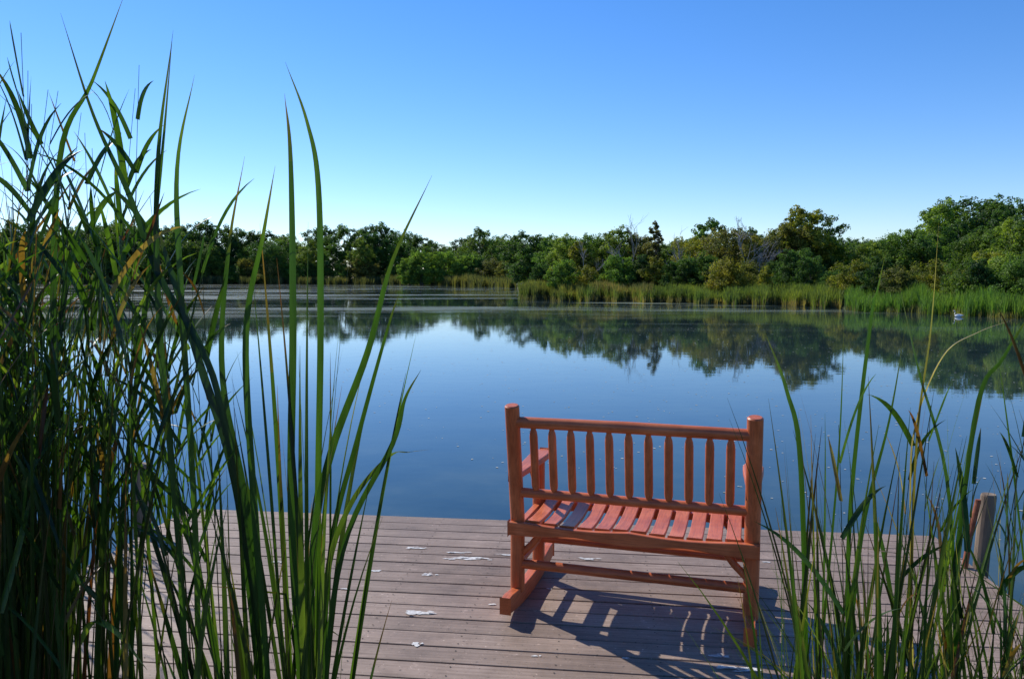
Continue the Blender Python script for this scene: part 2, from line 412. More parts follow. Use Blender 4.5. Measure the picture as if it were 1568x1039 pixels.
while u < 1.2:
    place(kinds[rng.integers(5)], az_of(u), 150+rng.uniform(-8, 8), 9.2*rng.uniform(0.82, 1.14), [G_DARK, G_MID, G_DARK][rng.integers(3)], 'tree', bd, wide=1.3)
    u += rng.uniform(0.024, 0.035)

NEAR = [
 (.045, 100, 6.8, T_OVAL, G_MID), (.065, 96, 6.8, T_ROUND, G_LITE), (.085, 92, 5.8, T_SHRUB2, G_YEL), (.105, 95, 7.1, T_ROUND2, G_MID),
 (.135, 92, 7.5, T_ROUND, G_LITE), (.16, 90, 6.6, T_IRR, G_OLIVE), (.182, 84, 7.9, T_CONE, G_OLIVE), (.205, 88, 6.0, T_ROUND, G_MID),
 (.232, 84, 6.2, T_ROUND2, G_YEL), (.25, 86, 8.3, T_OVAL, G_MID), (.275, 80, 6.9, T_ROUND2, G_OLIVE), (.30, 82, 7.0, T_OVAL, G_MID), (.325, 84, 6.4, T_ROUND, G_MID),
 (.345, 80, 7.1, T_IRR, G_OLIVE), (.368, 80, 9.2, T_OVAL, G_YEL), (.382, 82, 8.5, T_ROUND, G_MID), (.405, 86, 6.2, T_ROUND2, G_DARK), (.43, 84, 5.5, T_ROUND2, G_MID),
 (.45, 76, 5.1, T_ROUND, G_LITE), (.475, 80, 5.6, T_IRR, G_DARK), (.498, 78, 6.6, T_ROUND2, G_MID), (.522, 76, 5.2, T_ROUND, G_MID),
 (.545, 90, 10.2, T_ROUND, G_LITE), (.585, 92, 11.4, T_ROUND2, G_DARK), (.615, 88, 10.6, T_OVAL, G_MID), (.645, 80, 9.5, T_ROUND, G_DARK), (.57, 82, 7.4, T_ROUND, G_DARK), (.60, 78, 6.6, T_ROUND2, G_MID), (.635, 74, 6.8, T_IRR, G_LITE),
 (.70, 70, 8.5, T_ROUND2, G_MID), (.78, 62, 8.0, T_ROUND, G_DARK), (.88, 55, 7.5, T_IRR, G_MID)]
for u, d, h, me, c in NEAR:
    place(me, az_of(u), d, h, c, 'tree')
place(T_WILLOW, az_of(.66), 56, 5.8, G_LITE, 'willow_tree')
shr = bpy.data.objects.new('shoreline_shrubs', None); COL.objects.link(shr)
u = 0.035
while u < 1.0:
    a = az_of(u); D = float(shore(np.array(a)))*math.cos(math.radians(a))
    k = rng.integers(6)
    place([T_SHRUB, T_SHRUB2, T_WILLOW, T_SHRUB][rng.integers(4)], a, D+rng.uniform(3.0, 10), rng.uniform(1.8, 4.2)*(0.8 if u > .42 else 1.0), [G_MID, G_YEL, G_LITE, G_OLIVE, G_DARK, G_DARK][k], 'shrub', shr)
    u += rng.uniform(0.010, 0.018)

def bare_tree(name, u, d, H, seed, spread=0.5):
    r = np.random.default_rng(seed); mb = MB()
    def grow(p, dr, L, rad, depth):
        pts = [p]; q = np.array(p, float); v = np.array(dr, float)
        for i in range(4):
            v = v + r.normal(size=3)*0.10; v[2] += 0.03; v /= np.linalg.norm(v); q = q + v*L/4; pts.append(q.copy())
        Vv, Ff = tube_arrays(pts, [rad*(1-0.15*i) for i in range(5)], 5); mb.add(Vv, Ff, 0)
        if depth == 0: return
        for k in range(r.integers(2, 5)):
            w = v + r.normal(size=3)*spread; w[2] = abs(w[2])*0.7+0.25; w /= np.linalg.norm(w)
            grow(pts[r.integers(2, 5)], w, L*r.uniform(0.5, 0.75), rad*0.6, depth-1)
    grow((0, 0, -0.2), (0, 0, 1), H*0.5, H*0.012, 4)
    me = mesh_quads(name, mb.V, mb.F)
    x, y = gpt(az_of(u), d)
    return add_obj(name, me, mats=[M_DEADWOOD], loc=(x, y, WATER_Z+0.3))
bare_tree('bare_tree', .088, 86, 7.6, 3)
bare_tree('bare_tree', .150, 84, 7.6, 4)
bare_tree('bare_tree', .298, 76, 7.9, 9)
bare_tree('bare_tree', .315, 77, 7.2, 12)
bare_tree('bare_tree', .215, 80, 6.8, 15)

# ------------------------------------------------------------------ reed banks on the far shores
def strips(P, H, Wd, lean=0.2):
    n = len(P); an = rng.uniform(0, math.pi, n)
    side = np.stack([np.cos(an), np.sin(an), np.zeros(n)], 1)
    ld = rng.normal(size=(n, 3))*np.array([1, 1, 0])*lean
    V = []
    for s, w in ((0, 1.0), (0.55, 0.8), (1.0, 0.12)):
        c = P + np.array([0, 0, 1.0])*(H*s)[:, None] + ld*(H*s*s)[:, None]
        V += [c - side*(Wd*w/2)[:, None], c + side*(Wd*w/2)[:, None]]
    V = np.stack(V, 1).reshape(-1, 3)
    b = np.arange(n)[:, None]*6
    F = np.concatenate([b+np.array([0, 1, 3, 2]), b+np.array([2, 3, 5, 4])], 1).reshape(-1, 4)
    return V, F
def vnoise(u, f, seed):
    r = np.random.default_rng(seed); tab = r.random(4096); x = u*f+2000; i = np.floor(x).astype(int); t = x-i; t = t*t*(3-2*t)
    return tab[i % 4096]*(1-t)+tab[(i+1) % 4096]*t
def bank(name, u0, u1, n, d0, d1, h0, h1, w0, w1, color, lean=0.12, trange=(0, 1)):
    u = rng.uniform(u0, u1, n); a = np.degrees(np.arctan(u))
    off = rng.uniform(d0, d1, n)
    off = off + (vnoise(u, 60, 11)-.5)*1.6*(d1-d0)*0.25
    D = shore(a) + off
    x = D*np.sin(np.radians(a)); y = D*np.cos(np.radians(a))
    clump = 0.62 + 0.42*vnoise(u, 35, 5) + 0.30*vnoise(u+off*.013, 210, 6)
    z = np.maximum(ground_h(a, D), WATER_Z-0.1)
    P = np.stack([x, y, z], 1)
    V, F = strips(P, rng.uniform(h0, h1, n)*clump, rng.uniform(w0, w1, n), lean)
    t = np.repeat(np.clip(rng.uniform(trange[0], trange[1], n)*0.55 + 0.6*vnoise(u+off*.01, 45, 8)-.05, 0, 1), 2)
    me = mesh_quads(name, V, F, tint=t)
    ob = add_obj(name, me, mats=[M_LEAF]); ob.color = (*color, 1); return ob
bank('far_reed_bank', -1.0, 0.005, 26000, -1.5, 7, 1.7, 2.7, .12, .25, (0.115, 0.115, 0.05))
bank('far_reed_bank', 0.008, 0.42, 22000, -1.0, 4.5, .75, 1.4, .04, .09, (0.125, 0.165, 0.046))
bank('far_reed_bank', 0.008, 0.42, 6000, -1.6, 1.0, 0.3, 0.8, .04, .08, (0.20, 0.17, 0.09))
bank('far_reed_bank', 0.008, 0.09, 4000, -1.0, 4.0, 1.1, 1.7, .04, .09, (0.16, 0.16, 0.055))
bank('far_reed_bank', 0.10, 0.18, 2500, -0.5, 3.0, 1.0, 1.6, .04, .09, (0.18, 0.15, 0.075))
bank('far_reed_bank', 0.425, 1.1, 26000, -0.8, 6.0, .85, 1.4, .03, .07, (0.10, 0.180, 0.042))
bank('far_reed_bank', 0.425, 1.1, 6000, -1.2, 0.5, 0.25, 0.6, .03, .06, (0.16, 0.16, 0.075))

# ------------------------------------------------------------------ deck
YAW = math.radians(-6.8)
deck = bpy.data.objects.new('wooden_dock', None); COL.objects.link(deck)
deck.location = (0.20, 5.28, 0); deck.rotation_euler = (0, 0, YAW)
HWD = 2.56; DEPTH = 2.62
def box(x0, x1, y0, y1, z0, z1):
    V = [(x0, y0, z0), (x1, y0, z0), (x1, y1, z0), (x0, y1, z0), (x0, y0, z1), (x1, y0, z1), (x1, y1, z1), (x0, y1, z1)]
    F = [(0, 3, 2, 1), (4, 5, 6, 7), (0, 1, 5, 4), (1, 2, 6, 5), (2, 3, 7, 6), (3, 0, 4, 7)]
    return V, F
mb = MB(); y = 0.0; i = 0
while y > -DEPTH:
    o = rng.uniform(-.004, .004)
    V, F = box(-HWD+o, HWD+o, y-0.1365, y, -0.028, rng.uniform(-.0012, .0012))
    mb.add(V, F, 0, float(rng.uniform(0, 1))); y -= 0.1455; i += 1
me = mesh_quads('deck_boards', mb.V, mb.F, tint=mb.t)
ob = add_obj('deck_boards', me, deck, [M_DECK]); bv = ob.modifiers.new('b', 'BEVEL'); bv.width = 0.004; bv.segments = 2
mb = MB()
for x in np.linspace(-HWD+0.06, HWD-0.1, 12):
    V, F = box(x, x+0.04, -DEPTH-0.03, -0.02, -0.20, -0.032); mb.add(V, F)
for yy in (-DEPTH-0.075, -0.016):
    V, F = box(-HWD+0.02, HWD-0.02, yy, yy+0.04, -0.21, -0.031); mb.add(V, F)
for x in (-2.3, -1, 1, 2.3):
    for yy in (-0.35, -2.2):
        V, F = tube_arrays([(x, yy, -2.2), (x, yy, -0.21)], [.07, .07], 10); mb.add(V, F)
add_obj('deck_joists', mesh_quads('deck_joists', mb.V, mb.F), deck, [M_JOIST])
V = []; F = []
y = 0.0
while y > -DEPTH:
    for x in np.linspace(-HWD+0.08, HWD-0.08, 12):
        for dy in (.03, .107):
            o = len(V); jx = rng.uniform(-.004, .004)
            for k in range(6): V.append((x+jx+math.cos(k*1.047)*.0042, y-dy+math.sin(k*1.047)*.0042, .0026))
            F.append(tuple(range(o, o+6)))
    y -= 0.1455
me = bpy.data.meshes.new('deck_screws'); me.from_pydata(V, [], F); me.update(); add_obj('deck_screws', me, deck, [M_JOIST])
ww = bpy.data.objects.new('boardwalk', None); COL.objects.link(ww); ww.rotation_euler = (0, 0, YAW); ww.location = (0.0, 2.60, 0)
mb = MB(); y = -0.03
while y > -6:
    V, F = box(-0.55, 0.5, y-0.138, y, -0.028, 0); mb.add(V, F, 0, float(rng.uniform(0, 1))); y -= 0.1455
add_obj('walkway_boards', mesh_quads('walkway_boards', mb.V, mb.F, tint=mb.t), ww, [M_DECK])
mb = MB()
for x in (-.5, .42):
    V, F = box(x, x+0.05, -6, -0.04, -0.2, -0.03); mb.add(V, F)
add_obj('walkway_joists', mesh_quads('walkway_joists', mb.V, mb.F), ww, [M_JOIST])

drops = [(-.60, 4.74, .05, .014), (-.26, 4.56, .085, .022), (-.47, 3.80, .06, .024), (-.78, 4.36, .028, .014), (-.44, 3.46, .018, .02), (-.48, 4.30, .03, .012),
         (.98, 3.235, .08, .018), (.45, 4.55, .05, .012), (-.34, 4.66, .045, .010), (-.03, 4.62, .05, .009), (.83, 4.28, .045, .009), (-.1, 3.9, .016, .008), (-1.1, 3.6, .016, .009), (.1, 3.35, .012, .007),
         (.5, 3.33, .014, .007), (-.9, 4.1, .02, .007), (.2, 4.1, .014, .007), (1.5, 4.5, .02, .008), (-1.4, 4.5, .03, .01), (.9, 3.35, .035, .010)]
V = []; F = []
for cx, cy, a, b in drops:
    for rep in range(2 if a < .03 else 6):
        ox, oy = (0, 0) if rep == 0 else (rng.normal()*a*0.8, rng.normal()*b*0.8)
        sc = 1 if rep == 0 else rng.uniform(.15, .5)
        n = 22; o = len(V); ph = rng.uniform(0, 6, 4)
        for k in range(n):
            t = 2*math.pi*k/n; q = 1+0.22*math.sin(2*t+ph[0])+0.2*math.sin(3*t+ph[1])+.14*math.sin(5*t+ph[2])+.1*math.sin(9*t+ph[3])
            V.append((cx+ox+math.cos(t)*a*q*sc, cy+oy+math.sin(t)*b*q*sc - (math.cos(t)*a*sc+ox)*0.118, 0.0034+0.0008*rep))
        F.append(tuple(range(o, o+n)))
me = bpy.data.meshes.new('bird_droppings'); me.from_pydata(V, [], F); me.update()
add_obj('bird_droppings', me, mats=[M_DROP])

V = []; F = []
for i in range(2000):
    yy = rng.uniform(6.0, 34)**1.0; xx = rng.uniform(-.6, .7)*yy
    if vnoise(np.array([xx*.5+yy*.31]), 1.0, 3)[0] < .45: continue
    s = rng.uniform(.004, .013)*(1+yy*.04); o = len(V)
    ph = rng.uniform(0, 6)
    for k in range(5): V.append((xx+math.cos(ph+k*1.257)*s*rng.uniform(.6, 1.6), yy+math.sin(ph+k*1.257)*s*rng.uniform(.6, 1.6), WATER_Z+.004))
    F.append(tuple(range(o, o+5)))
me = bpy.data.meshes.new('floating_debris'); me.from_pydata(V, [], F); me.update()
add_obj('floating_debris', me, mats=[M_DEBRIS])

def post(name, x, y, top, r, lx=0.0, ly=0.0, mat=M_POSTWOOD):
    pts = [(x-lx*2, y-ly*2, -2.1), (x-lx, y-ly, -0.5), (x-lx*.3, y-ly*.3, top-.2), (x, y, top-.012), (x, y, top), (x, y, top+0.001)]
    V, F = tube_arrays(pts, [r*1.05, r*1.03, r, r, r*.9, 0.001], 14, up=(0, 1, 0))
    me = mesh_quads(name, V, F, smooth=False); return add_obj(name, me, mats=[mat])
post('wooden_post', 2.79, 4.50, 0.41, 0.042, 0.05, 0.0)
post('wooden_post', -2.47, 5.12, 0.44, 0.055)
post('rusty_rod', 2.68, 4.42, 0.40, 0.016, 0.13, 0.02, M_RUST)

# ------------------------------------------------------------------ bench (rocking settee)
bench = bpy.data.objects.new('rocking_bench', None); COL.objects.link(bench)
bench.location = (0.572, 3.72, 0.0); bench.rotation_euler = (0, 0, math.radians(-17))
HW = 0.568; FY = 0.41
def part(name, V, F, bevel=0.0, smooth=False):
    me = mesh_quads(name, V, F, smooth=smooth)
    ob = add_obj(name, me, bench, [bench_mat_for(name)])
    if bevel: m = ob.modifiers.new('b', 'BEVEL'); m.width = bevel; m.segments = 3; m.limit_method = 'ANGLE'
    return ob
def capped_tube(name, pts, radii, n=20, ry=None, up=None, cap=0.006):
    pts = [np.array(p, float) for p in pts]
    d0 = pts[0]-pts[1]; d0 /= np.linalg.norm(d0); d1 = pts[-1]-pts[-2]; d1 /= np.linalg.norm(d1)
    P = [pts[0]+d0*cap*1.01, pts[0]+d0*cap] + pts + [pts[-1]+d1*cap, pts[-1]+d1*cap*1.01]
    def ex(r): return [0.0005, r[0]-cap] + list(r) + [r[-1]-cap, 0.0005]
    V, F = tube_arrays(P, ex(radii), n, ex(ry) if ry else None, up)
    me = mesh_quads(name, V, F, smooth=True)
    ob = add_obj(name, me, bench, [bench_mat_for(name)])
    es = ob.modifiers.new('e', 'EDGE_SPLIT'); es.split_angle = math.radians(40)
    return ob
def back_y(z): return -0.10*max(0, (z-0.45))/0.6
for sx, nm in ((-1, 'l'), (1, 'r')):
    x = sx*HW
    zs = [0.085, 0.25, 0.45, 0.65, 0.85, 1.045]
    capped_tube('rear_post_'+nm, [(x, back_y(z), z) for z in zs], [0.036]*6, up=(0, 1, 0))
    capped_tube('front_leg_'+nm, [(x, FY, 0.085), (x, FY, 0.4), (x, FY, 0.665)], [0.034]*3, up=(0, 1, 0))
    prof = [(-0.055, .026), (0.1, .034), (.25, .042), (.38, .050), (.46, .052), (.51, .044), (.535, .02)]
    V = []; F = []
    for (yy, hw) in prof:
        V += [(x-hw, yy, .665), (x+hw, yy, .665), (x+hw, yy, .70), (x-hw, yy, .70)]
    k = len(prof)
    for i in range(k-1):
        for j in range(4): F.append((i*4+j, i*4+(j+1) % 4, (i+1)*4+(j+1) % 4, (i+1)*4+j))
    F.append((0, 1, 2, 3)); F.append((4*(k-1)+3, 4*(k-1)+2, 4*(k-1)+1, 4*(k-1)))
    part('arm_'+nm, V, F, 0.008)
    V = []; F = []; k = 16
    for i in range(k):
        yy = -0.21 + (0.87)*i/(k-1); s = (yy-0.24)/0.45
        zb = 0.045*s*s + 0.001; hgt = 0.088 if 0 < i < k-1 else 0.075
        V += [(x-.024, yy, zb), (x+.024, yy, zb), (x+.024, yy, zb+hgt), (x-.024, yy, zb+hgt)]
    for i in range(k-1):
        for j in range(4): F.append((i*4+j, i*4+(j+1) % 4, (i+1)*4+(j+1) % 4, (i+1)*4+j))
    F.append((0, 1, 2, 3)); F.append((4*(k-1)+3, 4*(k-1)+2, 4*(k-1)+1, 4*(k-1)))
    part('rocker_'+nm, V, F, 0.005)
    capped_tube('side_stretcher_'+nm, [(x, 0.0, .22), (x, FY/2, .22), (x, FY, .22)], [.019]*3)
    V, F = box(x-.018, x+.018, .03, FY-.03, .36, .425); part('side_seat_rail_'+nm, V, F, .004)
    capped_tube('rear_brace_'+nm, [(x-sx*0.015, 0.0, .27), (x-sx*.075, .0, .33), (x-sx*.13, .0, .40)], [.017, .018, .017])
    capped_tube('front_brace_'+nm, [(x-sx*0.015, FY, .27), (x-sx*.075, FY, .33), (x-sx*.13, FY, .40)], [.017, .018, .017])
    capped_tube('arm_brace_'+nm, [(x, FY-.03, .50), (x, FY-.09, .58), (x, FY-.16, .66)], [.015]*3)
capped_tube('top_rail', [(-HW+.02, back_y(.965), .965), (0, back_y(.965), .968), (HW-.02, back_y(.965), .965)], [.028, .029, .028])
capped_tube('lower_back_rail', [(-HW+.02, back_y(.60), .60), (0, back_y(.60), .598), (HW-.02, back_y(.60), .60)], [.024]*3)
capped_tube('rear_stretcher', [(-HW, 0, .225), (0, 0, .225), (HW, 0, .225)], [.024]*3)
capped_tube('front_stretcher', [(-HW, FY, .225), (0, FY, .225), (HW, FY, .225)], [.022]*3)
for i in range(11):
    x = -0.465 + 0.93*i/10
    zz = [0.60, 0.622, 0.634, 0.65, 0.78, 0.895, 0.918, 0.932, 0.96]
    rx = [.012, .014, .019, .0205, .0205, .0205, .018, .013, .012]
    capped_tube('back_spindle_%d' % (i+1), [(x, back_y(z), z) for z in zz], rx, 16, [r*.92 for r in rx], up=(0, 1, 0), cap=0.002)
def seat_dip(x): return -0.012*math.sin(math.pi*min(1, abs(x)/0.5))
def apron(name, yc, th, ext, ztop, hgt):
    V = []; F = []; k = 33
    for i in range(k):
        x = -ext + 2*ext*i/(k-1)
        zt = ztop + seat_dip(x); zb = ztop-hgt+ (0.018*math.exp(-((abs(x)-.27)/.13)**2)) - 0.006
        V += [(x, yc-th/2, zb), (x, yc+th/2, zb), (x, yc+th/2, zt), (x, yc-th/2, zt)]
    for i in range(k-1):
        for j in range(4): F.append((i*4+j, i*4+(j+1) % 4, (i+1)*4+(j+1) % 4, (i+1)*4+j))
    F.append((0, 1, 2, 3)); F.append((4*(k-1)+3, 4*(k-1)+2, 4*(k-1)+1, 4*(k-1)))
    return part(name, V, F, .006)
apron('rear_seat_rail', -0.042, .032, HW+.035, .452, .062)
apron('front_seat_rail', FY+0.045, .03, HW+.03, .44, .062)
for i in range(12):
    xc = -0.485 + 0.97*i/11
    V = []; F = []; k = 9
    for j in range(k):
        yy = -0.022 + (FY+.09)*j/(k-1); s = j/(k-1)
        z = .436 + 0.012*s*s*1.0 - .016*math.sin(math.pi*s) - (0.02 if j == k-1 else 0) + seat_dip(xc)
        V += [(xc-.034, yy, z), (xc+.034, yy, z), (xc+.034, yy, z+.02), (xc-.034, yy, z+.02)]
    for a in range(k-1):
        for j in range(4): F.append((a*4+j, a*4+(j+1) % 4, (a+1)*4+(j+1) % 4, (a+1)*4+j))
    F.append((0, 1, 2, 3)); F.append((4*(k-1)+3, 4*(k-1)+2, 4*(k-1)+1, 4*(k-1)))
    part('seat_slat_%d' % (i+1), V, F, .004)

# ------------------------------------------------------------------ near cattails / reeds
class Reeds:
    def __init__(s): s.V = []; s.F = []; s.t = []; s.d = []; s.n = 0
    def ribbon(s, P, w0, rot, twist, tint, dry, tipdry=0.0, taper=0.55, vee=0.16, basew=0.6):
        P = np.asarray(P); k = len(P); T = np.gradient(P, axis=0); T /= np.linalg.norm(T, axis=1)[:, None]+1e-9
        u = np.linspace(0, 1, k)
        ph = rot + twist*u
        S = np.stack([np.cos(ph), np.sin(ph), np.zeros(k)], 1)
        S = S - T*(S*T).sum(1)[:, None]; S /= np.linalg.norm(S, axis=1)[:, None]+1e-9
        Nn = np.cross(T, S)
        w = w0*(basew+(1-basew)*np.minimum(1, u*5))*(1-np.clip((u-taper)/(1-taper), 0, 1)**1.7)
        w = np.maximum(w, 0.0006)[:, None]
        V = np.stack([P-S*w/2, P+Nn*w*vee, P+S*w/2], 1).reshape(-1, 3)
        i = np.arange(k-1)[:, None]*3 + s.n
        F = np.concatenate([i+np.array([0, 1, 4, 3]), i+np.array([1, 2, 5, 4])], 1).reshape(-1, 4)
        s.V.append(V); s.F.append(F); s.n += len(V)
        um = (u[:-1]+u[1:])/2
        dd = np.clip(dry + tipdry*np.clip((um-0.78)/0.20, 0, 1) + 0.5*np.clip((0.10-um)/0.10, 0, 1)*(basew < .9), 0, 1)
        s.t.append(np.repeat(np.clip(tint+0.10*np.sin(um*9+rot), 0, 1), 2)); s.d.append(np.repeat(dd, 2))
    def blade(s, base, L, lean, azm, curve, w, tint, dry, twist=1.5, kink=None, tipdry=0.0, k=16, basew=.6):
        p = np.array(base, float); P = [p.copy()]
        for i in range(k-1):
            u = (i+.5)/(k-1); th = lean + curve*u*u
            if kink and u > kink[0]: th += kink[1]
            a = azm + 0.25*u
            p = p + np.array([math.sin(th)*math.cos(a), math.sin(th)*math.sin(a), math.cos(th)])*L/(k-1); P.append(p.copy())
        s.ribbon(P, w, rng.uniform(0, 6.28), twist*rng.uniform(-1, 1), tint, dry, tipdry, basew=basew)
        return P
    def stalk(s, base, L, lean, azm, curve, r=0.003, tint=.5, dry=.0, leaves=9, l0=.3, leaflen=.38):
        p = np.array(base, float); P = [p.copy()]; k = 18
        for i in range(k-1):
            u = (i+.5)/(k-1); th = lean+curve*u*u
            p = p + np.array([math.sin(th)*math.cos(azm), math.sin(th)*math.sin(azm), math.cos(th)])*L/(k-1); P.append(p.copy())
        V, F = tube_arrays(P, [r*(1-.75*i/(k-1)) for i in range(k)], 5)
        s.V.append(np.array(V)); s.F.append(np.array(F)+s.n); s.n += len(V)
        s.t.append(np.full(len(F), tint)); s.d.append(np.full(len(F), min(1, dry+.15)))
        a = rng.uniform(0, 6.28)
        for j in range(leaves):
            u = l0+(0.98-l0)*j/max(1, leaves-1); q = P[min(k-1, int(u*(k-1)))]
            a += math.pi + rng.normal()*.5
            red = rng.random() < .14
            s.blade(q, leaflen*rng.uniform(.6, 1.3)*(1.15-.35*u), rng.uniform(.15, .65), a, rng.uniform(-.1, 1.0), .0155*rng.uniform(.6, 1.2),
                    np.clip(tint+rng.normal()*.2, 0, .9), .85 if red else dry, 1.0, None, rng.choice([0, 0, .7]), 11, .95)
    def hero(s, pts, w, tint, rot=0.2, twist=.6, dry=0, tipdry=.3):
        pts = np.array(pts, float); n = len(pts)
        Q = np.vstack([2*pts[0]-pts[1], pts, 2*pts[-1]-pts[-2]]); P = []
        for i in range(n-1):
            p0, p1, p2, p3 = Q[i:i+4]
            for t in np.linspace(0, 1, 8)[:-1]:
                P.append(.5*((2*p1)+(-p0+p2)*t+(2*p0-5*p1+4*p2-p3)*t*t+(-p0+3*p1-3*p2+p3)*t**3))
        P.append(pts[-1])
        s.ribbon(P, w, rot, twist, tint, dry, tipdry, taper=.5)
    def finish(s, name):
        me = mesh_quads(name, np.vstack(s.V), np.vstack(s.F), tint=np.concatenate(s.t), dry=np.concatenate(s.d), smooth=True)
        return add_obj(name, me, mats=[M_REED])

def fill(R, n, u0, u1, y0, y1, L0, L1, w=(.011, .021), leanx=0.0, lean=.13, curve=.35, dryp=.07, tint=(.1, .75), kinkp=.05):
    for i in range(n):
        y = rng.uniform(y0, y1); x = rng.uniform(u0, u1)*y
        ax = rng.normal()*lean + leanx; ay = rng.normal()*lean*.8
        th = math.hypot(ax, ay); azm = math.atan2(ay, ax)
        kink = (rng.uniform(.55, .85), rng.uniform(.7, 2.0)) if rng.random() < kinkp else None
        dry = rng.uniform(.6, 1) if rng.random() < dryp else rng.uniform(0, .12)
        L = rng.uniform(L0, L1)
        if dry > .5: L *= .8
        R.blade((x, y, WATER_Z), L, th, azm, rng.uniform(-.1, 1)*curve, rng.uniform(*w), rng.uniform(*tint), dry, 1.8, kink, rng.choice([0, 0, 0, .6, .9]))

# left stand (near)
R = Reeds()
fill(R, 360, -1.15, -.60, 2.0, 3.0, 1.3, 2.4, lean=.06, curve=.2, tint=(.0, .48))
fill(R, 130, -.80, -.57, 2.2, 2.9, 1.1, 2.2, lean=.045, curve=.2, tint=(.0, .42))
fill(R, 14, -.57, -.51, 2.2, 2.8, 1.3, 2.4, lean=.04, curve=.2, tint=(.05, .6))
fill(R, 80, -.82, -.56, 2.2, 2.8, 2.1, 2.65, lean=.06, leanx=.0, curve=.25, tint=(.05, .6))
for i in range(58):
    y = rng.uniform(2.15, 2.8)
    R.stalk((rng.uniform(-.80, -.52)*y, y, WATER_Z), rng.uniform(2.0, 2.85), rng.uniform(0, .09), rng.uniform(-1.2, 1.2), rng.uniform(-.05, .14), tint=rng.uniform(.25, .65), leaves=11, l0=.55, leaflen=rng.uniform(.26, .42))
d = 2.42
R.hero([(-1.448, d, -.5), (-1.44, d, .4), (-1.428, d, 1.32), (-1.378, d, 2.02), (-1.268, d, 2.26), (-1.158, d, 2.52)], .017, .45)
R.hero([(-1.30, d, -.5), (-1.25, d, .7), (-1.13, d, 1.6), (-1.07, d, 2.0), (-1.02, d, 2.4)], .016, .4, rot=.5)
R.hero([(-1.32, 2.3, .55), (-1.27, 2.3, .63), (-1.2, 2.3, .6), (-1.12, 2.32, .47)], .018, .95)
R.finish('cattail_reeds')
# left stand (middle clumps in front of the dock)
R = Reeds()
fill(R, 9, -.49, -.42, 2.2, 2.72, 1.3, 2.3, lean=.04, leanx=-.02, curve=.25, tint=(.1, .7))
fill(R, 28, -.385, -.32, 2.2, 2.68, .9, 2.2, lean=.08, leanx=-.04, curve=.3, tint=(.05, .75))
fill(R, 28, -.31, -.25, 2.25, 2.62, 1.1, 2.1, lean=.07, leanx=.01, curve=.28, tint=(.05, .75))
fill(R, 36, -.32, -.24, 2.25, 2.62, .7, 1.4, lean=.08, leanx=.0, curve=.3, tint=(.05, .8), w=(.008, .016))
fill(R, 8, -.29, -.26, 2.3, 2.6, 1.9, 2.4, lean=.03, curve=.15)
for i in range(9):
    y = rng.uniform(2.3, 2.65)
    R.stalk((rng.uniform(-.46, -.34)*y, y, WATER_Z), rng.uniform(1.9, 2.45), rng.uniform(0, .12), rng.uniform(2.2, 3.9), rng.uniform(0, .1), tint=rng.uniform(.25, .6), leaves=7, l0=.62, leaflen=.36)
H = R.hero
H([(-.66, d, -.5), (-.658, d, .22), (-.628, d, .82), (-.568, d, 1.12), (-.448, d, 1.44), (-.368, d, 1.72), (-.244, d, 1.98)], .024, .4, rot=.3, twist=.1)
H([(-.67, 2.40, -.5), (-.668, 2.40, .22), (-.69, 2.4, .92), (-.672, 2.4, 1.52), (-.668, 2.4, 2.02), (-.682, 2.4, 2.22)], .023, .45, rot=-.2, tipdry=.8)
H([(-.63, 2.45, -.5), (-.628, 2.45, .22), (-.62, 2.45, .9), (-.60, 2.45, 1.5), (-.598, 2.45, 1.95), (-.63, 2.45, 2.15), (-.692, 2.45, 2.326)], .020, .6, rot=.1, twist=.2)
H([(-.65, 2.42, -.5), (-.628, 2.42, .22), (-.588, 2.42, .72), (-.508, 2.42, .96), (-.388, 2.42, 1.11), (-.318, 2.42, 1.126), (-.254, 2.42, 1.134)], .020, .6, rot=.6, twist=.1, dry=.1)
H([(-.64, 2.38, -.5), (-.608, 2.38, .22), (-.528, 2.38, .82), (-.368, 2.38, 1.16), (-.328, 2.38, 1.30), (-.278, 2.38, 1.39)], .017, .35, twist=.1)
H([(-.66, 2.5, -.5), (-.63, 2.5, .3), (-.59, 2.5, .8), (-.50, 2.5, 1.15), (-.40, 2.5, 1.5), (-.36, 2.5, 1.62)], .018, .3)
H([(-1.05, d, -.5), (-1.05, d, .7), (-1.09, d, 1.5), (-1.08, d, 2.0), (-1.018, d, 2.41)], .019, .4)
H([(-1.04, d, -.5), (-1.00, d, .7), (-1.02, d, 1.6), (-1.02, d, 2.0), (-.958, d, 2.28)], .018, .55)
H([(-.80, d, -.5), (-.808, d, .32), (-.908, d, 1.28), (-1.088, d, 1.68), (-1.168, d, 1.92), (-1.268, d, 2.16), (-1.354, d, 2.46)], .020, .2, rot=.3)
H([(-.78, d, -.5), (-.788, d, .32), (-.868, d, 1.02), (-.968, d, 1.40), (-1.058, d, 1.72), (-1.098, d, 1.86)], .025, .1, rot=.1)
H([(-.82, 2.5, -.5), (-.83, 2.5, .32), (-.86, 2.5, .9), (-.93, 2.5, 1.35), (-.90, 2.5, 1.75), (-.84, 2.5, 2.05)], .020, .3, tipdry=.9)
H([(-.77, 2.35, -.5), (-.76, 2.35, .32), (-.79, 2.35, 1.0), (-.80, 2.35, 1.5), (-.74, 2.35, 1.8), (-.70, 2.35, 2.0)], .020, .5, tipdry=.6)
R.finish('cattail_reeds')
